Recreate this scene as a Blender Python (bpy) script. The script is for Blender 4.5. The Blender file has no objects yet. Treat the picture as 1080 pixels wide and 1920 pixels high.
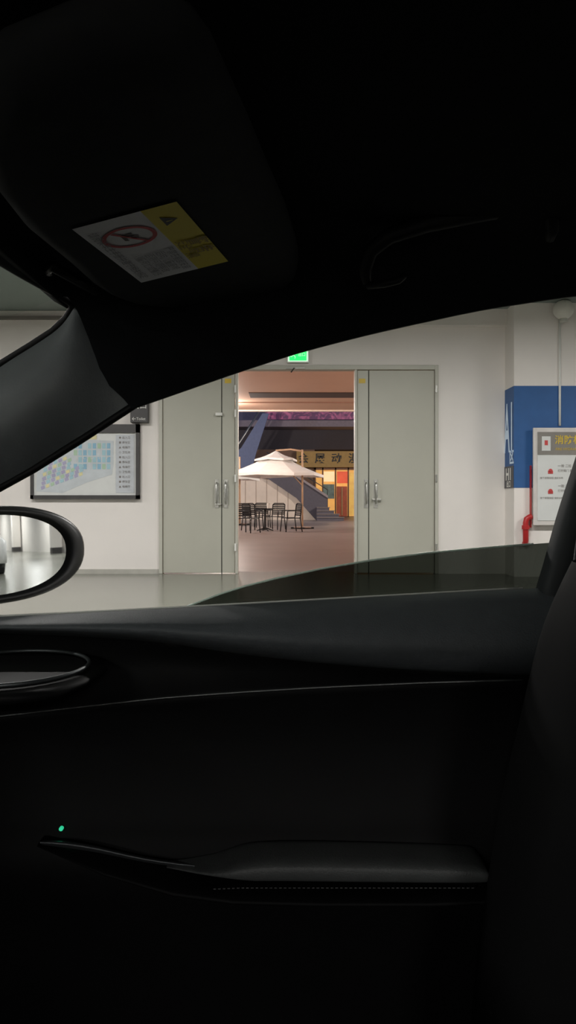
import bpy, bmesh, math, random
from mathutils import Vector, Matrix
random.seed(3)
F=1400.0; H=0.95; HY=940.0
C=bpy.context.scene.collection
sc=bpy.context.scene
sc.view_settings.view_transform='Standard'
sc.view_settings.look='None'

def P(px,py,Y): return Vector(((px-540)/F*Y, Y, H+(HY-py)/F*Y))
def lin(c):
    r=[]
    for v in c:
        v=v/255.0
        r.append(v/12.92 if v<=0.04045 else ((v+0.055)/1.055)**2.4)
    return r
_m={}
def mat(name,col,rough=0.6,metal=0.0,var=0.08,scale=8.0,bump=0.0,bscale=60.0,spec=0.5,emit=None,es=0.0):
    if name in _m: return _m[name]
    m=bpy.data.materials.new(name); m.use_nodes=True
    nt=m.node_tree; b=nt.nodes['Principled BSDF']
    c=lin(col)
    b.inputs['Roughness'].default_value=rough
    b.inputs['Metallic'].default_value=metal
    b.inputs['Specular IOR Level'].default_value=spec
    tc=nt.nodes.new('ShaderNodeTexCoord')
    n=nt.nodes.new('ShaderNodeTexNoise'); n.inputs['Scale'].default_value=scale; n.inputs['Detail'].default_value=5
    r=nt.nodes.new('ShaderNodeValToRGB')
    r.color_ramp.elements[0].position=0.3; r.color_ramp.elements[1].position=0.7
    r.color_ramp.elements[0].color=[max(0,v*(1-var)) for v in c]+[1]
    r.color_ramp.elements[1].color=[min(1,v*(1+var)) for v in c]+[1]
    nt.links.new(tc.outputs['Object'],n.inputs['Vector'])
    nt.links.new(n.outputs['Fac'],r.inputs['Fac'])
    nt.links.new(r.outputs['Color'],b.inputs['Base Color'])
    if bump>0:
        n2=nt.nodes.new('ShaderNodeTexNoise'); n2.inputs['Scale'].default_value=bscale; n2.inputs['Detail'].default_value=3
        nt.links.new(tc.outputs['Object'],n2.inputs['Vector'])
        bp=nt.nodes.new('ShaderNodeBump'); bp.inputs['Strength'].default_value=bump; bp.inputs['Distance'].default_value=0.002
        nt.links.new(n2.outputs['Fac'],bp.inputs['Height']); nt.links.new(bp.outputs['Normal'],b.inputs['Normal'])
    if emit:
        b.inputs['Emission Color'].default_value=lin(emit)+[1]
        b.inputs['Emission Strength'].default_value=es
    _m[name]=m
    return m

def glassmat(name,trans,refl=0.06):
    m=bpy.data.materials.new(name); m.use_nodes=True; nt=m.node_tree
    for n in list(nt.nodes):
        if n.type=='BSDF_PRINCIPLED': nt.nodes.remove(n)
    out=[n for n in nt.nodes if n.type=='OUTPUT_MATERIAL'][0]
    t=nt.nodes.new('ShaderNodeBsdfTransparent'); t.inputs['Color'].default_value=list(trans)+[1]
    g=nt.nodes.new('ShaderNodeBsdfGlossy'); g.inputs['Roughness'].default_value=0.02
    mx=nt.nodes.new('ShaderNodeMixShader'); mx.inputs['Fac'].default_value=refl
    nt.links.new(t.outputs[0],mx.inputs[1]); nt.links.new(g.outputs[0],mx.inputs[2]); nt.links.new(mx.outputs[0],out.inputs['Surface'])
    return m

def empty(name,loc=(0,0,0),parent=None):
    o=bpy.data.objects.new(name,None); o.location=loc; o.empty_display_size=0.1; C.objects.link(o)
    bpy.context.view_layer.update()
    if parent: setp(o,parent)
    return o
def worldm(o):
    m=Matrix.Translation(o.location)@o.rotation_euler.to_matrix().to_4x4()
    p=o.parent; pi=o.matrix_parent_inverse
    if p: return worldm(p)@pi@m
    return m
def setp(o,parent):
    w=worldm(parent)
    o.parent=parent; o.matrix_parent_inverse=w.inverted()
def tag(o,label,cat,**k):
    o['label']=label; o['category']=cat
    for a,b in k.items(): o[a]=b
def mk(name,verts,faces,m,parent=None,smooth=False):
    me=bpy.data.meshes.new(name); me.from_pydata([tuple(v) for v in verts],[],faces); me.update()
    bm=bmesh.new(); bm.from_mesh(me); bmesh.ops.recalc_face_normals(bm,faces=bm.faces); bm.to_mesh(me); bm.free()
    o=bpy.data.objects.new(name,me); C.objects.link(o)
    if m: me.materials.append(m)
    if smooth:
        for p in me.polygons: p.use_smooth=True
    if parent: setp(o,parent)
    return o
def box(name,x0,x1,y0,y1,z0,z1,m,parent=None,bev=0.0):
    v=[(x,y,z) for x in (x0,x1) for y in (y0,y1) for z in (z0,z1)]
    f=[(0,1,3,2),(4,6,7,5),(0,4,5,1),(2,3,7,6),(0,2,6,4),(1,5,7,3)]
    o=mk(name,v,f,m,parent)
    if bev>0:
        bm=bmesh.new(); bm.from_mesh(o.data)
        bmesh.ops.bevel(bm,geom=list(bm.edges),offset=bev,segments=2,affect='EDGES',profile=0.5)
        bm.to_mesh(o.data); bm.free()
    return o
def prism(name,pts,depth,m,parent=None,smooth=False):
    n=len(pts); d=Vector(depth)
    v=[Vector(p) for p in pts]+[Vector(p)+d for p in pts]
    f=[tuple(range(n)),tuple(range(2*n-1,n-1,-1))]+[(i,(i+1)%n,n+(i+1)%n,n+i) for i in range(n)]
    return mk(name,v,f,m,parent,smooth)
def loft(name,rows,m,parent=None,closed=False,caps=False,thick=0.0,sub=0):
    n=len(rows[0]); v=[p for r in rows for p in r]; f=[]
    for j in range(len(rows)-1):
        for i in range(n if closed else n-1):
            a=j*n+i; b=j*n+(i+1)%n
            f.append((a,b,b+n,a+n))
    if caps:
        f.append(tuple(range(n-1,-1,-1))); f.append(tuple(range((len(rows)-1)*n,len(rows)*n)))
    o=mk(name,v,f,m,parent,True)
    if sub:
        s=o.modifiers.new('sub','SUBSURF'); s.levels=sub; s.render_levels=sub
    if thick:
        s=o.modifiers.new('sol','SOLIDIFY'); s.thickness=thick; s.offset=0
    return o
def tube(name,pts,r,m,parent=None,n=10,cyc=False):
    pts=[Vector(p) for p in pts]; rows=[]
    N=len(pts); up=None
    for i,p in enumerate(pts):
        a=pts[(i-1)%N] if (i>0 or cyc) else pts[i]; b=pts[(i+1)%N] if (i<N-1 or cyc) else pts[i]
        t=(b-a).normalized()
        if up is None:
            up=Vector((0,0,1)) if abs(t.z)<0.9 else Vector((1,0,0))
        s=t.cross(up).normalized(); u2=s.cross(t).normalized(); up=u2
        rr=r[i] if isinstance(r,(list,tuple)) else r
        rows.append([p+(s*math.cos(2*math.pi*k/n)+u2*math.sin(2*math.pi*k/n))*rr for k in range(n)])
    if cyc: rows.append(rows[0])
    return loft(name,rows,m,parent,closed=True,caps=not cyc)
def cyl(name,c,r,h,m,parent=None,n=32,r2=None,axis='Z'):
    r2=r if r2 is None else r2
    def q(rr,t,k):
        a=2*math.pi*k/n
        if axis=='Z': return Vector(c)+Vector((rr*math.cos(a),rr*math.sin(a),t))
        if axis=='Y': return Vector(c)+Vector((rr*math.cos(a),t,rr*math.sin(a)))
        return Vector(c)+Vector((t,rr*math.cos(a),rr*math.sin(a)))
    v=[q(r,0,k) for k in range(n)]+[q(r2,h,k) for k in range(n)]
    f=[tuple(range(n)),tuple(range(2*n-1,n-1,-1))]+[(i,(i+1)%n,n+(i+1)%n,n+i) for i in range(n)]
    return mk(name,v,f,m,parent)
def merge(name,objs,parent=None):
    me=bpy.data.meshes.new(name); verts=[];faces=[];mi=[];mats=[];sm=[]
    for o in objs:
        w=worldm(o); off=len(verts)
        verts+= [tuple(w@v.co) for v in o.data.vertices]
        for p in o.data.polygons:
            faces.append([off+i for i in p.vertices])
            mm=o.data.materials[p.material_index] if len(o.data.materials) else None
            if mm not in mats: mats.append(mm)
            mi.append(mats.index(mm)); sm.append(p.use_smooth)
    me.from_pydata(verts,[],faces); me.update()
    for mm in mats: me.materials.append(mm)
    for i,p in enumerate(me.polygons): p.material_index=mi[i]; p.use_smooth=sm[i]
    for o in objs: bpy.data.objects.remove(o,do_unlink=True)
    o=bpy.data.objects.new(name,me); C.objects.link(o)
    if parent: setp(o,parent)
    return o
def text(s,size,m,mtx,name='lettering',ax='CENTER',extr=0.0,off=0.0):
    cu=bpy.data.curves.new('t','FONT'); cu.body=s; cu.size=size; cu.align_x=ax; cu.align_y='CENTER'; cu.extrude=extr; cu.offset=off
    cu.resolution_u=3
    t=bpy.data.objects.new('t',cu); C.objects.link(t)
    bpy.context.view_layer.update()
    dg=bpy.context.evaluated_depsgraph_get()
    me=bpy.data.meshes.new_from_object(t.evaluated_get(dg))
    me.transform(mtx)
    bpy.data.objects.remove(t,do_unlink=True)
    me.materials.clear(); me.materials.append(m)
    for p in me.polygons: p.material_index=0
    o=bpy.data.objects.new(name,me); C.objects.link(o)
    return o
def WT(x,y,z):  # facing -Y
    return Matrix.Translation((x,y,z))@Matrix.Rotation(math.pi/2,4,'X')
def interp(tab,x):
    if x<=tab[0][0]: 
        a,b=tab[0],tab[1]
    elif x>=tab[-1][0]:
        a,b=tab[-2],tab[-1]
    else:
        for i in range(len(tab)-1):
            if tab[i][0]<=x<=tab[i+1][0]: a,b=tab[i],tab[i+1]; break
    t=(x-a[0])/(b[0]-a[0])
    return a[1]+(b[1]-a[1])*t
def smooth_tab(tab,x,w):
    return (interp(tab,x-w)+2*interp(tab,x)+interp(tab,x+w))/4

# ================= CAMERA =================
cam=bpy.data.cameras.new('camera'); co=bpy.data.objects.new('camera',cam); C.objects.link(co)
co.location=(0,0,H); co.rotation_euler=(math.pi/2,0,0)
cam.sensor_fit='VERTICAL'; cam.sensor_height=36; cam.lens=F/1920*36; cam.shift_y=-20/1920; cam.clip_start=0.01; cam.clip_end=300
sc.camera=co

# ================= MATERIALS =================
M_wall=mat('white_plaster',(227,222,217),0.7,var=0.035,scale=1.3,bump=0.05,bscale=30)
M_ceil=mat('ceiling_paint',(135,144,140),0.8,var=0.05,scale=1)
M_floor=mat('epoxy_floor',(112,113,104),0.2,var=0.06,scale=1.5,spec=0.6)
M_blue=mat('blue_paint',(40,88,145),0.55,var=0.05)
M_door=mat('door_enamel',(177,176,164),0.45,var=0.03,scale=1.5)
M_frame=mat('door_frame_enamel',(184,183,172),0.45,var=0.03,scale=3)
M_gap=mat('shadow_gap',(60,62,58),0.8)
M_steel=mat('brushed_steel',(190,190,185),0.3,metal=0.9)
M_white=mat('white_plastic',(225,225,220),0.5,var=0.02)
M_dframe=mat('dark_board_frame',(58,56,56),0.5)
M_board=mat('board_white',(208,210,208),0.5,var=0.02)
M_yel=mat('yellow_sticker',(205,175,60),0.5)
M_red=mat('red_enamel',(170,30,32),0.4)
M_grey=mat('grey_print',(118,112,108),0.6)
M_dark=mat('dark_print',(40,40,42),0.6)

# ================= GARAGE =================
WY=9.8
def st(o): o['kind']='structure'; return o
X0,X1=-14,78
ox0,ox1,oz=-1.69,1.97,2.735
w=[box('a',X0,ox0,WY,WY+.3,0,3.45,M_wall),box('b',ox1,X1,WY,WY+.3,0,3.45,M_wall),box('c',ox0,ox1,WY,WY+.3,oz,3.45,M_wall)]
st(merge('wall_back',w))
st(box('floor',X0,X1,-10,WY+.3,-.1,0,M_floor))
st(box('ceiling',X0,X1,-10,WY+.3,3.45,3.6,M_ceil))
st(box('wall_left',X0-.3,X0,-10,WY+.3,-.1,3.6,M_wall))
M_far=mat('far_wall_paint',(105,115,120),.7,var=.35,scale=.6)
st(box('wall_right',X1,X1+.3,-10,WY+.3,-.1,3.6,M_far))
st(box('wall_front',X0,X1,-10.3,-10,-.1,3.6,M_wall))
st(box('trim_1',1.3,2.849,WY-.10,WY,3.24,3.45,M_wall))
st(box('trim_2',X0,-1.9,WY-.06,WY,3.33,3.37,M_grey))
st(box('baseboard_back',X0,ox0,WY-.012,WY,0,.06,mat('skirting',(170,168,160),.6)))
M_bm=mat('ceiling_beam_paint',(70,76,76),.8)
for k,x in enumerate((10,16,22,28,36,44,52,60,68)):
    st(box('trim_%d'%(k+4),x-.2,x+.2,-10,WY,3.0,3.45,M_bm))

# column
col=[]
cx0,cx1,cyf=2.849,5.6,9.41
def ST(x,y,z): # facing -X
    m=Matrix(((0,0,-1,x),(-1,0,0,y),(0,1,0,z),(0,0,0,1)))
    return m
M_lt=mat('pale_lettering',(205,222,238),.5,emit=(150,180,210),es=.08)  # slight glow in the material brightens the lettering on the unlit flank
col.append(box('k',cx0,cx1,cyf,WY,0,3.45,M_wall))
col.append(box('k',cx0-.003,cx1+.003,cyf-.003,WY,1.12,2.405,M_blue))
col.append(text('A1',.74,M_lt,ST(cx0-.008,9.605,1.86)@Matrix.Diagonal((.46,1.18,1,1)),off=.016))
col.append(text('区',.19,M_lt,ST(cx0-.008,9.49,1.50),off=.006))
col.append(box('p',cx0-.012,cx0-.004,9.412,9.79,1.12,1.40,mat('column_plate',(72,72,76),.5)))
col.append(text('H1',.21,M_white,ST(cx0-.014,9.60,1.29),off=.007)); col.append(text('出口',.09,M_white,ST(cx0-.014,9.60,1.165),off=.002))
colo=merge('trim_3',col); st(colo)

# door set
D=empty('door_1',(0.14,WY,0)); D['kind']='structure'
fy=WY-.03
def fr(x0,x1,z0,z1): return box('f',x0,x1,fy,WY+.12,z0,z1,M_frame,None,.006)
fl=[fr(-1.69,-1.645,0,oz),fr(1.925,1.97,0,oz),fr(-1.645,1.925,2.675,oz),fr(-.69,-.655,0,2.675),fr(.875,.905,0,2.675)]
fo=merge('frame',fl,D)
def leaf(x0,x1,hx):
    l=box('leaf',x0+.006,x1-.006,WY+.0,WY+.05,.012,2.668,M_door,D,.004)
    z0,z1=.92,1.20
    tube('handle',[(hx,WY,z0),(hx,WY-.05,z0+.01),(hx,WY-.06,z0+.04),(hx,WY-.06,z1-.04),(hx,WY-.05,z1-.01),(hx,WY,z1)],.011,M_steel,l)
    box('escutcheon',hx-.028,hx+.028,WY-.006,WY+.0,.86,1.24,M_steel,l,.003)
    return l
L1=leaf(-1.645,-.87,-.935); L2=leaf(-.87,-.69,-.815); L3=leaf(.905,1.06,1.025); L4=leaf(1.06,1.925,1.15)
box('latch',-.96,-.87,WY-.05,WY,.90,.925,M_steel,L1,.004)
box('latch',1.10,1.22,WY-.05,WY,.96,.985,M_steel,L4,.004)
for xx in (-.785,.975):
    box('sticker',xx-.045,xx+.04,WY-.004,WY-.0,2.50,2.56,M_yel,D)
for zz in (2.42,2.1,1.25,.35):
    box('hinge',-.70,-.675,fy-.02,fy,zz-.05,zz+.05,M_white,D,.004)
for zz in (2.42,1.25,.35):
    box('hinge',1.925,1.95,fy-.015,fy,zz-.05,zz+.05,M_steel,D,.004)
box('closer',-.95,-.86,WY-.05,WY,2.07,2.11,M_white,L1,.006)
box('catch',-.03,.22,fy-.02,fy,2.68,2.70,M_steel,D,.004)
tube('catch',[(.08,fy-.02,2.69),(.04,fy-.05,2.63)],.008,M_dark,D)
for xx in (-.87,1.06): box('seam',xx-.006,xx+.006,WY+.01,WY+.04,0,2.67,M_gap,D)

# exit sign
M_grn=mat('exit_green',(10,200,90),.4,emit=(40,255,110),es=1.2)
M_exw=mat('exit_white',(230,255,235),.4,emit=(215,255,225),es=.7)
ex=empty('exit_sign',(.13,9.76,2.77))
box('housing',-.015,.275,9.74,WY,2.76,2.96,M_white,ex,.006)
ep=[box('p',.0,.26,9.733,9.739,2.775,2.945,M_exw),box('p',.018,.242,9.729,9.734,2.785,2.935,M_grn)]
ep.append(cyl('h',(.09,9.728,2.90),.010,-.002,M_exw,n=12,axis='Y'))
for a,b in (((.115,2.888),(.10,2.855)),((.10,2.855),(.125,2.835)),((.125,2.835),(.12,2.81)),((.10,2.855),(.075,2.835)),((.075,2.835),(.06,2.84)),((.112,2.883),(.14,2.865)),((.112,2.883),(.085,2.87))):
    ep.append(tube('l',[(a[0]-.03,9.728,a[1]),(b[0]-.03,9.728,b[1])],.004,M_exw,n=6))
ep.append(text('出口',.05,M_exw,WT(.18,9.727,2.86)))
merge('lit_panel',ep,ex)
tag(ex,'lit green running-man exit sign above the doorway','exit sign')

# map board
mb=empty('map_board',(-2.65,9.75,.98))
bx0,bx1,bz0,bz1=-3.36,-1.94,.98,1.955
fr_=[box('f',bx0,bx1,9.73,WY,bz0,bz0+.05,M_dframe),box('f',bx0,bx1,9.73,WY,bz1-.11,bz1,M_dframe),box('f',bx0,bx0+.04,9.73,WY,bz0,bz1,M_dframe),box('f',bx1-.045,bx1,9.73,WY,bz0,bz1,M_dframe)]
merge('frame',fr_,mb)
box('panel',bx0+.04,bx1-.045,9.76,WY,bz0+.05,bz1-.11,M_board,mb)
M_mb=[mat('map_blue',(135,176,198),.6),mat('map_teal',(156,190,200),.6),mat('map_beige',(212,205,160),.6),mat('map_mauve',(165,160,188),.6),mat('map_grey',(190,196,200),.6),mat('map_sage',(165,190,165),.6)]
mp=[]
def mq(pts,m,y=9.757): mp.append(prism('q',[(x,y,z) for x,z in pts],(0,.002,0),m))
mq([(-3.29,1.08),(-2.95,1.06),(-2.62,1.20),(-2.30,1.30),(-2.28,1.45),(-2.28,1.74),(-2.75,1.76),(-3.0,1.60),(-3.28,1.42)],M_mb[4],9.7575)
for i in range(8):
    for j in range(4):
        x=-2.80+i*.062; z=1.37+j*.09
        mq([(x,z),(x+.045,z),(x+.045,z+.07),(x,z+.07)],M_mb[(0,1,0,4,1,0,5,1)[(i+3*j)%8]],9.755)
for i in range(5):
    mp.append(text('BCDEF'[i],.06,M_board,WT(-2.76+i*.1,9.752,1.52)))
for i in range(9):
    cx=-3.22+i*.062; cz=1.10+i*.022
    for j in range(6):
        x=cx+.008*j; z=cz+.058*j-.008*j*(i>4)
        if i>5 and j>2: continue
        mq([(x,z),(x+.044,z+.02),(x+.035,z+.06),(x-.01,z+.04)],M_mb[(3,1,2,3,5,1,3)[(2*i+3*j)%7]],9.754)
mq([(-2.85,1.76),(-2.5,1.76),(-2.5,1.82),(-2.85,1.82)],M_mb[2],9.755)
mq([(-2.25,1.06),(-2.01,1.06),(-2.01,1.82),(-2.25,1.82)],mat('map_legend',(186,190,195),.6),9.755)
for k in range(11):
    mp.append(text(('● 出入口','■ 停车区','▲ 电梯厅','○ 卫生间')[k%4],.036,M_grey,WT(-2.135,9.752,1.78-.064*k)))
mp.append(text('停车场导览图',.05,M_grey,WT(-3.08,9.752,1.78)))
merge('printed_map',mp,mb)
tag(mb,'parking floor map board in a dark frame on white wall','notice board')
sg=[box('s',-2.05,-1.82,9.70,WY,1.975,2.32,M_dframe,None,.004),text('出口',.10,M_white,WT(-1.93,9.695,2.19)),text('←',.07,M_white,WT(-2.0,9.695,2.02)),text('Toilet',.05,M_white,WT(-1.91,9.695,2.02))]
s_=merge('direction_sign',sg); tag(s_,'small dark grey direction sign with white text on wall','sign')

# dome camera and conduit on column
sx=3.42
dc=empty('dome_camera',(sx,cyf,3.3))
box('bracket',sx-.04,sx+.04,cyf-.02,cyf,3.34,3.44,M_white,dc,.006)
rows=[]
for k in range(13):
    a=math.pi*k/12; r=.125*math.sin(a)+.001; z=3.33+.12*math.cos(a)
    rows.append([Vector((sx+r*math.cos(t*math.pi/12),cyf-.14+r*math.sin(t*math.pi/12),z)) for t in range(24)])
loft('dome',rows,mat('dome_plastic',(215,213,205),.4),dc,closed=True,caps=True)
cyl('collar',(sx,cyf-.14,3.18),.045,.05,mat('dome_base',(190,190,182),.4),dc)
tag(dc,'white dome security device mounted on the column','camera')
cd=tube('conduit',[(sx,cyf-.014,3.24),(sx,cyf-.014,2.45),(sx,cyf-.014,1.9)],.014,M_white); tag(cd,'thin white electrical conduit running down the column','pipe')
# fire notice board
nb=empty('fire_notice_board',(3.6,9.33,.64))
nx0,nx1=3.063,3.93
O=-.065
box('frame',nx0,nx1,9.385+O,9.42+O,.65,1.87,mat('notice_frame',(205,200,196),.4),nb,.008)
box('sheet',nx0+.05,nx1-.05,9.378+O,9.386+O,.71,1.815,M_board,nb)
hd=[box('h',nx0+.05,nx1-.05,9.373+O,9.379+O,1.53,1.815,mat('notice_header',(128,124,118),.6))]
hd.append(box('h',nx0+.10,nx0+.21,9.369+O,9.374+O,1.58,1.76,M_board))
M_pr=mat('pale_red_print',(195,70,70),.5)
hd.append(box('h',nx0+.135,nx0+.175,9.366+O,9.370+O,1.65,1.71,M_pr))
hd.append(text('消防栓',.115,M_yel,WT(nx0+.26,9.369+O,1.71),ax='LEFT',off=.002))
hd.append(text('FIRE HYDRANT',.045,M_yel,WT(nx0+.27,9.369+O,1.60),ax='LEFT'))
for zz in (1.30,1.05):
    hd.append(cyl('i',(nx0+.21,9.375+O,zz+.03),.026,-.004,M_pr,n=20,axis='Y'))
    hd.append(box('i',nx0+.18,nx0+.24,9.371+O,9.377+O,zz-.005,zz+.03,M_pr))
    hd.append(text('一按 二拉 三开',.04,M_grey,WT(nx0+.30,9.372+O,zz+.09),ax='LEFT'))
    hd.append(text('打开箱门 取出水带',.035,M_grey,WT(nx0+.30,9.372+O,zz+.03),ax='LEFT'))
    hd.append(text('按下报警按钮 接好水枪',.028,M_grey,WT(nx0+.08,9.372+O,zz-.06),ax='LEFT'))
printed=merge('printed_notice',hd,nb)
for xx in (nx0+.1,nx1-.1):
    box('wall_bracket',xx-.02,xx+.02,9.42+O,cyf-.003,1.2,1.3,M_steel,nb)
tag(nb,'framed fire hydrant instruction board with grey header and yellow title','notice board')
hc=empty('fire_hydrant',(3.0,9.35,.4))
box('riser',3.042,3.050,9.41+O,cyf-.003,.62,1.40,M_red,hc,.003)
tube('pipe',[(3.05,9.41+O,.76),(3.025,9.41+O,.755),(2.985,9.41+O,.73),(2.975,9.41+O,.68),(2.975,9.41+O,.46),(2.98,9.37,.43),(2.98,9.40,.42)],.035,M_red,hc,n=16)
cyl('coupling',(2.975,9.41+O,.60),.048,.05,M_red,hc,n=20)
tag(hc,'red fire hydrant pipe elbow fixed to the column','fire hydrant')

# garage lights
LS=2.2
def garlight(x,y,e,sy=.25):
    l=bpy.data.lights.new('garage_lamp','AREA'); l.shape='RECTANGLE'; l.size=1.6; l.size_y=sy; l.energy=e*LS; l.color=(1,.973,.94)
    o=bpy.data.objects.new('garage_lamp',l); o.location=(x,y,3.26); C.objects.link(o)
    h=empty('ceiling_light',(x,y,3.3))
    box('housing',x-.82,x+.82,y-.15,y+.15,3.275,3.33,M_white,h,.006)
    tube('hanger',[(x,y,3.33),(x,y,3.45)],.01,M_steel,h)
    h['label']='long white ceiling strip light hanging on a rod'; h['category']='ceiling light'; h['group']='garage strip lights'
for x in (-7.5,-3,1.5,6): garlight(x,6.2,62)
for x in (-7,-2.5,2): garlight(x,-7.2,95)  # unseen row, added to light the car interior from the driver's side
for x in (-6,): garlight(x,0.3,80)  # unseen fixture ahead of the car, added to brighten its interior
for x in (13,19,25): garlight(x,6.2,70); garlight(x,1,80)
for x in (33,41,49,57,65,73): garlight(x,7.5,110,.5); 

for i,x in enumerate((9,15,21,27)):
    o=merge('pillar',[box('k',x-.3,x+.3,-3.8,-3.2,0,3.45,M_wall),box('k',x-.303,x+.303,-3.803,-3.197,0.0,1.1,M_blue)])
    tag(o,'square white garage pillar with blue painted base','pillar',group='garage pillars')
for i,x in enumerate((38,50,62)):
    o=merge('pillar',[box('k',x-.25,x+.25,9.2,9.7,0,3.45,M_wall),box('k',x-.253,x+.253,9.197,9.703,0.0,.3,M_dframe)])
    tag(o,'square white garage pillar with dark base against the wall','pillar',group='garage pillars')

def parked(x,y,colr,nm,lab_):
    c=empty('parked_car',(x,y,0))
    prof=[(-2.2,.55),(-2.15,.85),(-1.2,.98),(-.55,1.42),(.9,1.45),(1.75,1.05),(2.2,.98),(2.25,.5),(2.2,.28),(-2.15,.28)]
    rr=[]
    for dy,k in ((-.88,.90),(-.80,1),(.80,1),(.88,.90)):
        rr.append([Vector((x+a*(.98 if k<1 else 1),y+dy*(1 if b<1.1 else .82),.3+(b-.3)*(.97 if k<1 else 1))) for a,b in prof])
    loft('car_body',rr,mat(nm,colr,.2),c,closed=True,caps=True)
    M_cg=mat('dark_car_glass',(20,24,28),.1)
    for s in (-1,1):
        prism('side_window',[(x-1.05,y+s*.80,1.0),(x-.5,y+s*.735,1.36),(x+.85,y+s*.735,1.39),(x+1.5,y+s*.80,1.05)],(0,s*.09,0),M_cg,c)
    prism('windscreen',[(x-1.22,y-.66,1.0),(x-1.22,y+.66,1.0),(x-.58,y+.6,1.42),(x-.58,y-.6,1.42)],(-.03,0,.02),M_cg,c)
    for a in (-1.4,1.4):
        for s in (-.9,.7): cyl('wheel',(x+a,y+s,.33),.33,.2,M_dark,c,n=24,axis='Y')
    tag(c,lab_,'car')
parked(20,3.1,(225,225,225),'white_car_paint','white sedan parked in the garage')
parked(46,6.0,(40,42,46),'dark_car_paint','dark grey sedan parked far along the garage')
parked(66,6.9,(70,74,78),'grey_car_paint','grey sedan parked at the far end of the garage')

# ================= PLAZA =================
M_pave=mat('plaza_paving',(132,120,116),.35,var=.10,scale=1.2)
M_can=mat('canopy_soffit',(188,150,128),.6,var=.03,scale=1)
M_black=mat('black_metal',(28,28,30),.4,metal=.3)
g=box('floor_plaza',-25,25,WY+.3,75,-.12,-.002,M_pave); g['kind']='structure'
cp=empty('entrance_canopy',(0,18,0))
box('soffit',-12,12,WY+.3,25,4.0,4.25,M_can,cp)
box('slot_recess',-1.1,6,20.9,21.9,3.985,4.001,mat('slot_dark',(60,40,35),.8),cp)
box('fascia',-12,12,24.9,25.1,3.96,4.3,mat('fascia_light',(235,215,200),.5),cp)
box('slot_lip',-12,12,22.9,23.0,3.97,4.0,mat('soffit_joint',(160,120,102),.6),cp)
for xx in (-11.5,11.5):
    box('post',xx-.2,xx+.2,24.3,24.7,-.002,4.0,M_can,cp,.01)
tag(cp,'warm orange-brown flat entrance canopy over the plaza doorway','canopy')
def pt(x,y,z,e,c,r=.25):  # bare fill point added out of view to light canopy and plaza
    l=bpy.data.lights.new('plaza_fill','POINT'); l.energy=e; l.color=c; l.shadow_soft_size=r
    o=bpy.data.objects.new('plaza_fill',l); o.location=(x,y,z); C.objects.link(o)
warm=(1,.85,.72)
pt(-6,15,2.6,420,warm); pt(6,15,2.6,420,warm); pt(-7,21,2.6,500,warm); pt(7,21,2.6,500,warm)
pt(-6,29,4.5,2000,(1,.9,.80)); pt(7,31,4.5,1800,(1,.9,.78)); pt(-9,36,5,500,(.5,.6,1)); pt(-2,23,3.7,260,(1,.92,.84)) 

# umbrella (cantilever)
M_umb=mat('umbrella_canvas',(244,241,238),.8,var=.03)
M_wood=mat('umbrella_mast_metal',(200,165,135),.5)
def umbrella():
    u=empty('patio_umbrella',(.5,26,0))
    cx,cy=-.42,26.0
    def tier(nm,r0,z0,r1,z1,val):
        N=8; rows=[]
        for k in range(5):
            t=k/4; r=r0+(r1-r0)*t; z=z0+(z1-z0)*t-.035*math.sin(math.pi*t)
            row=[]
            for s in range(N):
                a=2*math.pi*s/N+math.radians(20)
                rr=r*(1.0 if s%2==0 else .80)
                row.append(Vector((cx+rr*math.cos(a),cy+rr*math.sin(a),z+(.05*(1-t) if s%2 else 0))))
            rows.append(row)
        low=[p-Vector((0,0,val)) for p in rows[0]]
        o=loft(nm,[low]+rows,M_umb,u,closed=True,thick=.012)
        for p in o.data.polygons: p.use_smooth=False
        return o
    tier('canopy_lower',1.80,1.88,.45,2.42,.09)
    tier('canopy_upper',.78,2.40,.02,2.70,.06)
    tube('mast',[(.5,26,0.03),(.5,26,2.75)],.035,M_wood,u)
    tube('arm',[(.5,26,2.70),(.1,26,2.76),(-.42,26,2.72),(-.42,26,2.6)],.03,M_wood,u)
    tube('strut',[(.5,26,1.5),(-.15,26,2.2)],.02,M_wood,u)
    bo=merge('b',[box('b',.1,.9,25.93,26.07,0,.05,M_black),box('b',.43,.57,25.6,26.4,0,.05,M_black),box('b',.2,.8,25.7,26.3,0.03,.07,mat('ballast_slab',(150,130,120),.7),None,.01)])
    bo.name='base'; setp(bo,u)
    tag(u,'white two-tier cantilever patio umbrella beside cafe table','umbrella',group='plaza umbrellas')
    return u
def clone(root,loc,rz=0):
    r=root.copy(); C.objects.link(r)
    def rec(a,b):
        for ch in list(a.children):
            n=ch.copy(); C.objects.link(n); n.parent=b; n.matrix_parent_inverse=ch.matrix_parent_inverse.copy(); rec(ch,n)
    rec(root,r); r.location=loc; r.rotation_euler=(0,0,rz)
    return r
U=umbrella(); clone(U,(-1.95,30.2,0),0)

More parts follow.
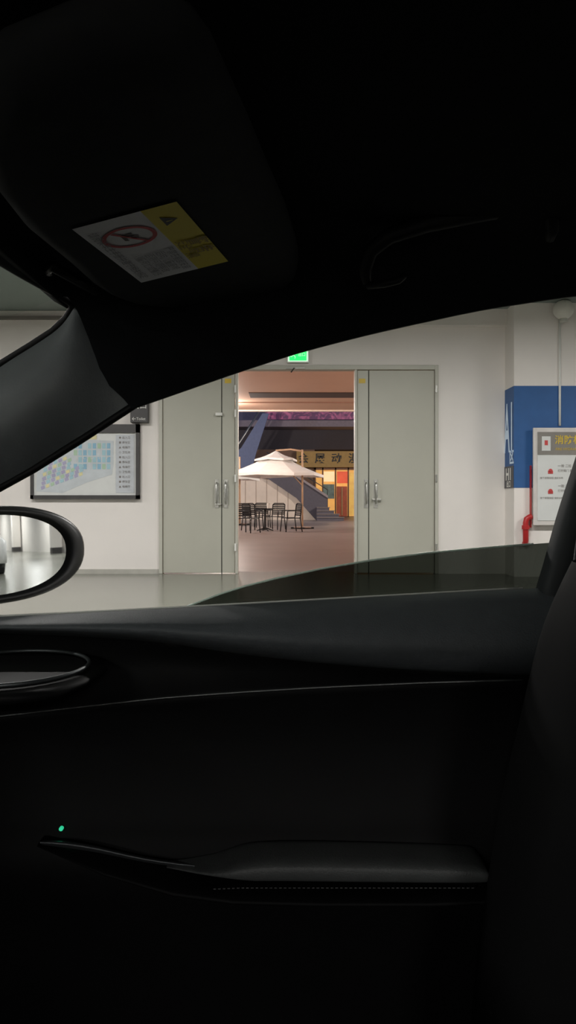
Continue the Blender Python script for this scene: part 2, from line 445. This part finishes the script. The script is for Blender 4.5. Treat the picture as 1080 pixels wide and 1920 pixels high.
def chair():
    c=empty('patio_chair',(0,0,0))
    m=M_black
    sl=[box('s',-.23,.23,-.22+i*.075,-.165+i*.075,.425,.44,m) for i in range(6)]
    sl+=[tube('s',[(-.24,-.23,.43),(-.24,.23,.43)],.016,m,n=8),tube('s',[(.24,-.23,.43),(.24,.23,.43)],.016,m,n=8)]
    merge('seat',sl,c)
    bk=[tube('b',[(-.24,.23,.43),(-.24,.28,.84),(-.18,.29,.88),(.18,.29,.88),(.24,.28,.84),(.24,.23,.43)],.018,m,n=8)]
    for i in range(6):
        z=.50+i*.062; y=.24+(z-.43)*.12
        bk.append(box('b',-.235,.235,y-.006,y+.006,z,z+.042,m))
    merge('backrest',bk,c)
    for sx_ in (-1,1):
        tube('leg',[(.24*sx_,-.21,.43),(.26*sx_,-.25,.0)],.018,m,c,n=8)
        tube('leg',[(.24*sx_,.23,.43),(.26*sx_,.29,.0)],.018,m,c,n=8)
        tube('armrest',[(.25*sx_,-.20,.43),(.26*sx_,-.20,.64),(.26*sx_,-.12,.66),(.26*sx_,.25,.66)],.018,m,c,n=8)
    tag(c,'black slatted metal patio chair with armrests','chair',group='cafe chairs around the tables')
    return c
c1=chair(); 
c1.location=((466-540)/F*22.6,22.6,0); c1.rotation_euler=(0,0,math.radians(150))
clone(c1,((545-540)/F*23.4,23.4,0),math.radians(-70))
clone(c1,((474-540)/F*24.4,24.4,0),math.radians(35))
clone(c1,((515-540)/F*25.2,25.2,0),math.radians(-30))
clone(c1,((492-540)/F*27.2,27.2,0),math.radians(10))
def table(x,y):
    t=empty('cafe_table',(x,y,0))
    cyl('tabletop',(x,y,.70),.34,.025,M_black,t)
    cyl('pedestal',(x,y,.03),.035,.67,M_black,t,n=16)
    for a in (0.4,1.97,3.54,5.11):
        tube('foot',[(x,y,.10),(x+.28*math.cos(a),y+.28*math.sin(a),.015)],.018,M_black,t,n=8)
    tag(t,'small round black metal cafe table','table',group='cafe tables')
table((497-540)/F*24.0,24.0)
cupx=(503-540)/F*24.0
cu=cyl('paper_cup',(cupx,24.0,.7255),.04,.16,M_white,n=20,r2=.055); tag(cu,'white paper cup standing on the cafe table','cup')

# stair with side walls
M_bei=mat('beige_wall_tiles',(195,182,170),.7,var=.06,scale=2)
M_cop=mat('grey_stone',(74,70,80),.7)
M_tr=mat('stair_tread_stone',(120,110,108),.7)
def poly(name,pp,Y,th,m,parent=None): return prism(name,[P(a,b,Y) for a,b in pp],(0,th,0),m,parent)
SY=38
zb=HY+H*F/SY
stt=empty('plaza_staircase',P(560,zb,SY))
poly('side_wall',[(300,zb),(300,888),(518,888),(600,938),(600,zb)],SY,3.0,M_bei,stt)
poly('parapet',[(490,862),(512,864),(614,932),(614,zb-.2),(592,zb-.2),(556,934),(500,896),(490,896)],SY-.25,.24,M_cop,stt)
poly('coping',[(489,860),(512,861),(615,929),(615,934),(512,866),(489,864)],SY-.35,.4,mat('coping_stone',(125,115,118),.6),stt)
sps=[]
for i in range(4):
    xr=P(644-i*9,0,SY-1).x; xl=P(594,0,SY-1).x
    sps.append(box('s',xl,xr,SY-1.2,SY-.3,i*.165,(i+1)*.165-.03,M_cop))
    sps.append(box('s',xl,xr+.04,SY-1.24,SY-.3,(i+1)*.165-.03,(i+1)*.165,M_tr))
merge('steps',sps,stt)
tube('handrail',[P(500,848,SY-.1),P(614,918,SY-.1),P(614,zb,SY-.1)],.026,M_dark,stt)
for k in range(1,6):
    x=P(440+k*20,0,SY).x
    box('joint',x-.015,x+.015,SY-.01,SY+.0,0,2.2 if k<4 else max(.4,2.2-.55*(k-3)*.6),mat('joint_dark',(150,135,125),.8),stt)
tag(stt,'beige tiled stair wall with sloping grey parapet and steps','staircase')

# shop building
BY=46
def bx(px0,px1,py0,py1,Y,th,m,par=None,name='part'):
    a=P(px0,py1,Y); b=P(px1,py0,Y)
    return box(name,a.x,b.x,Y,Y+th,max(a.z,-.002),b.z,m,par)
B=empty('shop_building',P(600,970,BY+1))
M_bd=mat('facade_dark',(60,54,60),.7); M_bb=mat('facade_bluegrey',(92,92,120),.7)
bx(150,1100,700,788,BY+2,6,M_bb,B,'upper_facade')
bx(150,1100,788,800,BY-.3,2,mat('concrete_beam',(130,120,130),.7),B,'beam')
bx(150,1100,800,843,BY+2,6,M_bd,B,'recess_wall')
bx(150,590,843,972,BY+.5,6,mat('facade_brown',(120,92,74),.7),B,'lower_wall')
bx(590,1100,876,972,BY+1.5,1,mat('shop_interior',(230,175,105),.7,emit=(255,195,110),es=.6,var=.3,scale=2),B,'shop_interior')  # flat glowing panel stands in for the warm light inside the shop
sf=[]
for px in (590,604,628,652,668,720): sf.append(bx(px,px+2.4,876,970,BY+.3,.2,mat('shop_mullion',(120,80,50),.5)))
sf.append(bx(590,760,876,881,BY+.3,.2,_m['shop_mullion']))
sf.append(bx(590,668,968,972,BY+.3,.2,_m['shop_mullion']))
q=merge('storefront_frame',sf,B)
bx(632,652,884,906,BY+.4,.1,mat('red_poster',(215,80,50),.5,emit=(240,95,55),es=.5,var=.3,scale=3),B,'poster')
bx(607,627,884,903,BY+.4,.1,mat('orange_poster',(235,190,140),.5,emit=(255,215,165),es=.8,var=.25,scale=3),B,'poster')
bx(606,627,908,935,BY+.25,.1,mat('teal_poster',(120,140,130),.5,var=.4,scale=4),B,'poster')
bx(631,651,912,968,BY+.4,.1,mat('red_door',(170,75,45),.5,emit=(200,90,50),es=.15,var=.3,scale=3),B,'shop_door')
bx(640,642.5,914,966,BY+.3,.08,mat('door_gold',(200,150,90),.4),B,'door_rail')
bx(655,667,886,966,BY+.45,.1,mat('yellow_panel',(225,180,90),.5,emit=(255,200,100),es=.4,var=.3,scale=3),B,'poster')
ysg=[bx(556,760,846,876,BY-.2,.3,mat('yellow_fascia',(160,128,72),.6,emit=(255,190,90),es=.03))]
for ch,px in (('会',569),('展',600),('动',631),('漫',663),('城',694)):
    p=P(px,860.5,BY-.25); ysg.append(text(ch,.66,M_dark,WT(p.x,p.y,p.z),off=.008))
merge('fascia_sign',ysg,B)
def ledmat():
    m=bpy.data.materials.new('magenta_banner'); m.use_nodes=True; nt=m.node_tree; b=nt.nodes['Principled BSDF']
    tc=nt.nodes.new('ShaderNodeTexCoord'); n=nt.nodes.new('ShaderNodeTexNoise'); n.inputs['Scale'].default_value=1.5; n.inputs['Detail'].default_value=1.0; n.inputs['Distortion'].default_value=2.5
    r=nt.nodes.new('ShaderNodeValToRGB'); e=r.color_ramp.elements
    e[0].position=.42; e[0].color=lin((88,50,84))+[1]; e[1].position=.64; e[1].color=lin((165,88,125))+[1]
    nt.links.new(tc.outputs['Object'],n.inputs['Vector']); nt.links.new(n.outputs['Fac'],r.inputs['Fac'])
    nt.links.new(r.outputs['Color'],b.inputs['Base Color']); nt.links.new(r.outputs['Color'],b.inputs['Emission Color']); b.inputs['Emission Strength'].default_value=.28
    return m
bx(497,900,764,786,BY-.6,.2,ledmat(),B,'banner')
tag(B,'shop building with yellow fascia sign and magenta banner','building')
E=empty('elevated_walkway',P(470,970,43))
M_bl=mat('blue_panel',(88,98,128),.5,emit=(60,80,150),es=.05)  # blue lighting on the panels is put into their colour and faint glow
poly('side_panel',[(380,900),(452,840),(492,775),(504,775),(480,850),(470,888),(380,960)],43,.3,M_bl,E)
poly('lower_panel',[(380,915),(470,895),(470,965),(380,965)],43.4,.3,mat('blue_dark',(60,62,90),.6),E)
tube('rail',[P(380,890,42.9),P(448,832,42.9),P(490,765,42.9)],.06,M_steel,E)
tag(E,'blue-lit sloping walkway with metal rail','walkway')

# ================= CAR =================
CAR=empty('car',(0.3,0.1,.0))
tag(CAR,'dark car interior with black headliner and grey door trim','car')
M_head=mat('headliner_fabric',(28,29,31),.95,var=.12,scale=30,bump=.2,bscale=400,spec=.05)
M_pil=mat('pillar_trim',(88,92,94),.5,var=.05,scale=40,bump=.1,bscale=400,spec=.4)
M_pad=mat('door_leather',(84,88,92),.55,var=.05,scale=60,bump=.25,bscale=500,spec=.35)
M_pan=mat('door_black_trim',(13,13,14),.6,var=.1,scale=30,spec=.12)
M_arm=mat('armrest_leather',(74,76,76),.5,var=.08,scale=60,bump=.3,bscale=500,spec=.4)
M_seat=mat('seat_leather',(13,13,14),.65,var=.1,scale=40,spec=.10)
M_rub=mat('rubber_seal',(10,10,11),.6,spec=.2)
M_chr=mat('satin_chrome',(110,112,112),.4,metal=.8)
EY=.97
ztab=[(-.30,1.035),(-.201,1.071),(-.069,1.117),(.014,1.144),(.111,1.169),(.249,1.199),(.374,1.218),(.6,1.235),(1.0,1.22),(1.8,1.12)]
def roofz(X,Y):
    z=1.262
    if X<0: z-=.0015+.55*X*X*1.1
    if X>.8: z-=.1*(X-.8)**2
    return z+.02*(1-min(1,(Y/.9)**2))
x0tab=[(0,-.203),(.02,-.213),(.05,-.230),(.09,-.241),(.14,-.248),(.2,-.2545),(.28,-.261),(.38,-.270),(.5,-.280),(.65,-.289),(.82,-.295),(1,-.298),(2,-.30)]
rows=[]
svals=[0,.01,.02,.035,.05,.07,.09,.115,.14,.17,.2,.24,.28,.33,.38,.5,.65,.82,1.0]
ycols=[.6,.35,.1,-.15,-.4,-.6,-.7]
nU=60
def colX(xa,u): return xa+(1.75-xa)*(u**1.3)
for s in svals:
    xa=interp(x0tab,s); r=[]
    for i in range(nU):
        X=colX(xa,i/(nU-1)); Y=EY-.17*s
        ze=smooth_tab(ztab,X,.03); zr=roofz(X,Y)
        f=1-(1-s)**5
        r.append(Vector((X,Y,ze+(zr-ze)*f)))
    rows.append(r)
for Y in ycols:
    r=[]
    for i in range(nU):
        X=colX(-.30,i/(nU-1)); r.append(Vector((X,Y,roofz(X,Y)-(0 if Y>-.5 else .01 if Y>-.65 else .02))))
    rows.append(r)
roof=loft('headliner',rows,M_head,CAR)
rows2=[[v+Vector((0,.03 if v.y>.9 else 0,.035)) for v in r] for r in rows]
loft('roof_skin',rows2,mat('car_paint',(40,42,46),.3,metal=.3),CAR)
seal=[Vector((X,EY+.006,smooth_tab(ztab,X,.03)+.005)) for X in [ -.2+ .03*k for k in range(0,36)]]
tube('window_seal',[P(-420,1146,1.03),P(-100,972,1.0),P(0,915,.99),P(60,882,.985),P(150,826,.98)]+seal,.005,M_rub,CAR)

# A pillar
up=[(-420,1010,1.05),(-200,842,1.03),(-60,733,1.01),(0,687,1.0),(60,650,.99),(100,625,.985),(118,608,.98),(130,592,.975),(140,574,.972),(152,562,.972),(165,560,.972),(185,565,.972)]
lo=[(-420,1145,1.02),(-230,1043,1.01),(-100,970,1.0),(0,914,.99),(40,892,.985),(80,868,.985),(120,845,.985),(150,826,.982),(180,808,.98),(205,794,.98),(232,779,.98),(262,765,.98)]
rows=[]
for k in range(13):
    t=k/12; r=[]
    for i,(a,b) in enumerate(zip(up,lo)):
        pa=P(*a); pb=P(*b); p=pa.lerp(pb,t)
        bul=(.04,.04,.04,.04,.04,.039,.036,.030,.022,.012,.004,.0)[i]
        p.y-=bul*math.sin(math.pi*t)**.9
        r.append(p)
    rows.append(r)
loft('pillar_trim',rows,M_pil,CAR,sub=1)
tube('windshield_seal',[P(-420,1008,1.06),P(-60,731,1.02),P(0,685,1.005),P(60,648,.995),P(100,622,.99),P(125,598,.985),P(137,578,.98),P(134,566,.97),P(100,546,.93),P(40,512,.87),P(0,488,.83),P(-100,430,.76)],.006,M_rub,CAR)
hr=[]
for Y in (.99,.9,.8,.6,.3,0,-.4,-.7):
    hr.append([Vector((-.245,Y,1.26)),Vector((-.262,Y,1.238)),Vector((-.278,Y,1.212)),Vector((-.290,Y,1.204)),Vector((-.310,Y,1.215)),Vector((-.31,Y,1.29))])
loft('windshield_header',hr,M_head,CAR)
M_ws=glassmat('windshield_glass_tint',(.90,.94,.92),.03)
mk('windshield',[(-.30,.97,1.215),(-.30,-.7,1.215),(-1.35,-.8,.82),(-1.35,1.1,.82)],[(0,1,2,3)],M_ws,CAR)

# visor (plane tilt)
def vhit(px,py,dz=0):
    kx=(px-540)/F; kz=(HY-py)/F
    c=.237+.18*.188-.018*.65+dz
    Y=c/(kz-.18*kx-.018)
    return Vector((kx*Y,Y,H+kz*Y))
vp=[(250,570),(330,576),(420,573),(490,563),(532,548),(554,527),(560,503),(555,475),(535,415),(502,345),(465,262),(430,190),(395,120),(355,70),(290,50),(150,60),(0,120),(-60,230),(-30,340),(40,430),(120,495),(170,535),(205,556)]
base=[vhit(a,b) for a,b in vp]
cen=sum(base,Vector())/len(base)
rr=[]
for off,ins in ((-.012,.10),(-.004,.03),(.002,.008),(.007,0),(.014,0),(.019,.02),(.021,.1)):
    rr.append([ (p+(cen-p).normalized()*ins*.25)+Vector((0,0,off+.004)) for p in base])
visor=loft('sun_visor',rr,mat('visor_fabric',(50,51,53),.9,var=.1,scale=50,spec=.08),CAR,closed=True,caps=True)
tube('visor_arm',[vhit(180,545,.012),vhit(100,500,.02),Vector((-.275,.86,1.215))],.006,M_rub,visor)
# warning label
bl,br_,tl,tr_=vhit(135,430,-.010),vhit(265,530,-.010),vhit(331,378,-.010),vhit(428,490,-.010)
def LQ(u,v,d=0):
    p=(bl*(1-u)+br_*u)*(1-v)+(tl*(1-u)+tr_*u)*v
    return p-Vector((0,0,d))
Lw=mat('label_white',(228,228,234),.6,var=.02); Ly=mat('label_yellow',(225,205,35),.6,var=.02); Lr=mat('label_red',(200,50,65),.6); Lk=mat('label_black',(30,30,30),.6); Lg=mat('label_text',(140,140,150),.6); Lyt=mat('label_yellow_text',(150,125,25),.6); Lp=mat('label_pictogram',(85,70,75),.6)
def lq(u0,u1,v0,v1,m,d): return mk('q',[LQ(u0,v0,d),LQ(u1,v0,d),LQ(u1,v1,d),LQ(u0,v1,d)],[(0,1,2,3)],m)
lab=[lq(0,1,0,.66,Lw,0),lq(0,1,.66,1,Ly,0)]
W_=(br_-bl).length; Hh=(tl-bl).length
def ring(u,v,r0,r1,m,d,n=36,s=2):
    vs=[];fs=[]
    for k in range(n):
        a=2*math.pi*k/n
        for r in (r0,r1): vs.append(LQ(u+r*math.cos(a)/W_,v+r*math.sin(a)/Hh,d))
    for k in range(n): a=2*k; b=2*((k+1)%n); fs.append((a,a+1,b+1,b))
    return mk('r',vs,fs,m)
lab.append(ring(.26,.37,.0208,.0248,Lr,.0008))
def lline(u0,v0,u1,v1,w,m,d):
    a=LQ(u0,v0,d); b=LQ(u1,v1,d); t=(b-a).normalized(); s=t.cross(Vector((0,0,1))).normalized()*w/2
    return mk('l',[a-s,b-s,b+s,a+s],[(0,1,2,3)],m)
lab.append(lline(.165,.25,.355,.49,.0035,Lr,.001))
for seg in ((.225,.30,.225,.42),(.22,.32,.30,.32)):
    lab.append(lline(*seg,.004,Lp,.0006))
lab.append(ring(.27,.42,0,.0035,Lp,.0007))
lab.append(mk('t',[LQ(.12,.76,.0006),LQ(.24,.76,.0006),LQ(.18,.90,.0006)],[(0,1,2)],Lk))
lab.append(mk('t',[LQ(.177,.79,.001),LQ(.183,.79,.001),LQ(.183,.85,.001),LQ(.177,.85,.001)],[(0,1,2,3)],Ly))
def LT(u,v):
    ux=(br_-bl).normalized(); n=ux.cross((tl-bl)).normalized(); vy=n.cross(ux)
    p=LQ(u,v,.0012)
    return Matrix(((ux.x,vy.x,n.x,p.x),(ux.y,vy.y,n.y,p.y),(ux.z,vy.z,n.z,p.z),(0,0,0,1)))
lab.append(text('警 告',.020,Lyt,LT(.60,.89),off=.0003))
lab.append(text('安全气囊',.014,Lyt,LT(.62,.74)))
for k,(tx,uu,vv) in enumerate((('严禁在前部安装',.72,.58),('后向儿童座椅',.72,.47),('否则可能导致',.72,.36),('儿童死亡或重伤',.72,.25),('请阅读车主手册并遵守相关规定',.5,.10))):
    lab.append(text(tx,.0105,Lg,LT(uu,vv)))
wl=merge('warning_label',lab,visor); wl['label']='white and yellow airbag warning sticker'

# grab handle
gp=[(688,532,.875),(684,505,.868),(695,470,.855),(730,442,.845),(800,420,.838),(900,400,.832),(980,386,.83),(1015,384,.83),(1034,400,.835),(1036,432,.845),(1030,450,.855)]
tube('grab_handle',[P(a,b,Y) for a,b,Y in gp],[.005,.008,.009,.0095,.0095,.0095,.0095,.009,.008,.007,.005],mat('handle_plastic',(22,23,24),.6,spec=.2),CAR)
tube('coat_hook',[P(690,536,.875),P(720,533,.86),P(748,526,.855),P(757,518,.86)],.004,_m['handle_plastic'],CAR)

# B pillar
bpl=[(1165,540),(1140,640),(1112,750),(1082,850),(1060,915),(1042,970),(1026,1030),(1012,1080),(1003,1105),(1002,1130),(1012,1160),(1018,1220),(1015,1300)]
rows=[]
for k,(dx,dy) in enumerate(((0,.02),(8,.0),(25,-.015),(70,-.02),(150,-.02),(420,0))):
    rows.append([P(a+dx,b,.945+dy) for a,b in bpl])
loft('centre_pillar_trim',rows,mat('pillar_dark_trim',(38,41,43),.6,spec=.25),CAR,sub=1)
bt=[]
for a,b,Y in ((1120,880,.885),(1095,1000,.885),(1072,1100,.88),(1062,1180,.87),(1050,1300,.85)):
    bt.append([P(a,b,Y),P(a+52,b+8,Y-.002)])
loft('seat_belt',bt,mat('belt_webbing',(24,25,26),.8,bump=.4,bscale=300,spec=.2),CAR,thick=.0015)
tube('belt_guide',[P(1085,1000,.875),P(1077,1060,.872),P(1065,1130,.865)],.002,mat('belt_edge',(60,62,64),.5),CAR)

# ---- door ----
belt=[(-420,1182),(-200,1168),(0,1157),(170,1149),(340,1140),(520,1130),(700,1120),(860,1111),(990,1104),(1080,1100),(1300,1090)]
padb=[(-420,1172),(-200,1178),(0,1184),(170,1190),(300,1200),(440,1221),(600,1240),(760,1252),(900,1259),(1000,1262),(1100,1264),(1300,1266)]
xs=[-420+40*k for k in range(44)]
def row(fy,Y): return [P(x,fy(x),Y) for x in xs]
bt_=lambda x: smooth_tab(belt,x,30)
pb_=lambda x: smooth_tab(padb,x,40)
def mixr(t,off=0): return lambda x: bt_(x)*(1-t)+pb_(x)*t+off
DOOR=empty('door',(0.3,.95,.3),CAR)
rows=[row(lambda x:bt_(x)+12,.972),row(bt_,.965),row(lambda x:bt_(x)-.5,.955),row(mixr(.10),.932),row(mixr(.25),.908),row(mixr(.42),.890),row(mixr(.58),.880),row(mixr(.74),.877),row(mixr(.88),.884),row(mixr(1.0),.900),row(mixr(1.0,4),.92)]
loft('door_top_pad',rows,M_pad,DOOR)
tube('belt_moulding',[P(x,bt_(x)-2.0,.972) for x in xs if x<=1000],.0013,M_white,DOOR,n=8)
trm=[(-420,1400),(-100,1354),(0,1343),(130,1328),(300,1309),(450,1298),(600,1289),(800,1280),(1100,1272),(1300,1270)]
tr=lambda x: smooth_tab(trm,x,30)
rows=[row(lambda x:pb_(x)-2,.93),row(lambda x:pb_(x)+8,.918),row(lambda x:(pb_(x)+tr(x))/2,.905),row(lambda x:tr(x)-6,.895),row(lambda x:tr(x)+2,.89),row(lambda x:tr(x)+14,.897),row(lambda x:1400,.90),row(lambda x:1500,.895),row(lambda x:1560,.88),row(lambda x:1600,.868),row(lambda x:1650,.866),row(lambda x:1700,.872),row(lambda x:1800,.885),row(lambda x:2000,.89),row(lambda x:2120,.90)]
loft('door_lower_panel',rows,M_pan,DOOR)
tube('trim_strip',[P(x,tr(x),.884) for x in xs if x<=1010],.0013,M_chr,DOOR,n=8)
box('outer_skin',-1.0,.75,.995,1.03,.22,.795,mat('car_paint',(40,42,46)),DOOR,.01)
gt=[(335,1143),(370,1130),(410,1115),(460,1099),(520,1084),(600,1067),(700,1050),(800,1037),(900,1028),(1000,1020),(1040,1017)]
M_tg=glassmat('tinted_door_glass',(.062,.07,.062),.03)
gy=.982
mk('window_glass',[P(a,b,gy) for a,b in gt]+[P(1040,1130,gy),P(335,1170,gy)],[tuple(range(len(gt)+2))],M_tg,DOOR)
tube('glass_edge',[P(a,b,gy) for a,b in gt[:-1]],.0014,mat('glass_edge_green',(215,235,222),.3,spec=.5),DOOR,n=8)
# armrest
ar=[(310,1621,1624,.25),(340,1621,1627,.4),(370,1618,1631,.6),(400,1611,1637,.8),(430,1600,1643,.95),(455,1592,1647,1),(480,1588,1650,1),(520,1586,1650,1),(600,1586,1651,1),(700,1588,1652,1),(800,1591,1653,1),(870,1594,1653,1),(892,1596,1652,1),(902,1600,1650,1),(908,1606,1644,.95),(910,1616,1632,.8)]
rows=[]
for px,a_,b_,q in ar:
    zt=H-(a_-940)/F*.862; zb_=H-(b_-940)/F*(.842-.03*q)
    cz=(zt+zb_)/2; hh=max(.003*q,(zt-zb_)/2+.005*q)
    Xc=(px-540)/F*.835; r=[]
    for k in range(28):
        a=2*math.pi*k/28; ca,sa=math.cos(a),math.sin(a); e=.55
        yy=math.copysign(abs(ca)**e,ca)*.032*q+.012*(1-q); zz=math.copysign(abs(sa)**e,sa)*hh
        r.append(Vector((Xc,.842+yy,cz+zz)))
    rows.append(r)
loft('armrest',rows,M_arm,DOOR,closed=True,caps=True)
rows=[]
for px,py,hh in ((60,1600,3),(200,1630,9),(330,1657,12),(440,1672,12),(600,1676,12),(800,1676,12),(905,1672,10),(935,1664,5)):
    c=P(px,py,.83); r=[]
    for k in range(16):
        a=2*math.pi*k/16; r.append(Vector((c.x,.845+.04*math.cos(a)*(.35 if px<100 else .7 if px<250 else 1)+(.015 if px<100 else 0),c.z+hh/F*.8*math.sin(a))))
    rows.append(r)
loft('armrest_bolster',rows,M_pan,DOOR,closed=True,caps=True)
stt_=[]
for k in range(56):
    px=400+k*8.8; py=1664 if px>450 else 1664+ (450-px)*.04
    a=P(px,py+1,.8); stt_.append(tube('s',[a,P(px+5,py+1,.8)],.0005,mat('thread',(90,90,90),.7),n=6))
merge('stitching',stt_,DOOR)
lv=[(75,1580),(120,1582),(185,1592),(240,1606),(300,1617),(365,1624)]
rows=[]
for i,(px,py) in enumerate(lv):
    w_=(4,7,6,5,5,4)[i]
    rows.append([P(px,py-w_,.850),P(px,py-w_*.4,.84),P(px,py+w_*.3,.84),P(px,py+w_,.850)])
loft('door_release_lever',rows,mat('satin_dark_metal',(95,97,100),.45,metal=.6),DOOR,sub=1)
ld=P(116,1552,.878)
cyl('lock_indicator',(ld.x,ld.y,ld.z),.0024,-.004,mat('green_led',(60,230,170),.4,emit=(60,235,175),es=.6),DOOR,n=16,axis='Y')

# dashboard end with round vent
dz=.765
dp=[(-.95,.50),(-.95,.93),(-.26,.925),(-.225,.90),(-.205,.85),(-.21,.78),(-.225,.735),(-.26,.718),(-.30,.712),(-.40,.70),(-.50,.2),(-.52,-.6),(-.95,-.6)]
rows=[]
for ins,z in ((.02,dz+.0),(.01,dz-.001),(.002,dz-.003),(0,dz-.006),(.004,dz-.010),(.06,dz-.012)):
    rows.append([Vector((x-ins,y,z)) for x,y in dp])
DASH=loft('dashboard',rows[::-1],M_pan,CAR,closed=True,caps=True)
vx,vy_=-.305,.818
ringp=[Vector((vx+.084*math.cos(2*math.pi*k/48),vy_+.088*math.sin(2*math.pi*k/48),dz+.004)) for k in range(48)]
tube('vent_ring',ringp,.0022,mat('vent_ring_metal',(90,94,96),.4,metal=.7),DASH,n=10,cyc=True)
cyl('speaker_grille',(vx,vy_,dz-.002),.08,.004,mat('grille_black',(9,9,10),.6,spec=.15),DASH,n=48)

# passenger seat
bs=[(1100,1060),(1060,1140),(1030,1220),(1008,1320),(985,1420),(962,1510),(945,1600),(930,1700),(915,1810),(900,1930),(890,2060)]
rows=[]
for a,b in bs:
    r=[]
    for k,(dx,Y) in enumerate(((70,.80),(25,.79),(4,.765),(0,.735),(8,.70),(30,.665),(75,.64),(150,.63),(320,.62),(600,.60))):
        q0=P(a,b,.72); r.append(Vector((q0.x+dx/F*.7,Y,q0.z)))
    rows.append(r)
ps=loft('passenger_seat',rows,M_seat,CAR,sub=1)
M_crp=mat('carpet',(12,12,12),.95)
box('floor_pan',-1.3,1.75,-.78,.99,.18,.21,M_crp,CAR)
box('rear_bulkhead',1.72,1.76,-.75,.98,.2,1.1,M_crp,CAR)  # this and the next two panels: unseen, added to keep the cabin dark
box('driver_side_panel',-1.3,1.75,-.80,-.76,.2,.80,M_crp,CAR)
box('firewall',-1.34,-1.3,-.78,1.0,.2,.80,M_crp,CAR)
for xx in (-.95,1.55):
    for yy in (-.78,1.02):
        cyl('wheel',(xx,yy-.1,.31),.31,.2,M_rub,CAR,n=32,axis='Y')

# side mirror
mc=Vector(((6-540)/F*1.2,1.2,H+(940-1040)/F*1.2))
n=Vector((.863,-.505,.030)).normalized(); t=Vector((.505,.863,0)).normalized(); u=n.cross(t).normalized()
if u.z<0: u=-u
def me_(sc_,off,a,cs=0):
    e=.88
    ca,sa=math.cos(a),math.sin(a)
    A=.184*sc_; Bv=.079*sc_
    return mc+t*(math.copysign(abs(ca)**e,ca)*A+cs)+u*(math.copysign(abs(sa)**e,sa)*Bv)+n*off
NS=56
rows=[]
for sc_,off,cs in ((.80,-.004,-.016),(.84,.002,-.014),(.88,.005,-.010),(.95,.003,-.004),(1.0,-.008,0),(1.0,-.03,0),(.94,-.07,-.01),(.78,-.11,-.03),(.5,-.135,-.05),(.1,-.145,-.06)):
    rows.append([me_(sc_,off,2*math.pi*k/NS,cs) for k in range(NS)])
mir=loft('side_mirror',rows,mat('mirror_housing',(30,32,34),.35),CAR,closed=True)
mg=mat('mirror_silver',(235,240,240),.015,metal=1,var=0.0)
mk('mirror_glass',[me_(.87,-.002,2*math.pi*k/NS,-.013) for k in range(NS)],[tuple(range(NS))],mg,mir)
tube('mirror_stalk',[mc+Vector((-.06,.0,-.06)),mc+Vector((-.12,-.08,-.09)),mc+Vector((-.14,-.17,-.10))],.022,M_rub,mir)

wd=bpy.data.worlds.new('world'); sc.world=wd; wd.use_nodes=True
bg=wd.node_tree.nodes['Background']; bg.inputs['Color'].default_value=(.10,.14,.30,1); bg.inputs['Strength'].default_value=.25
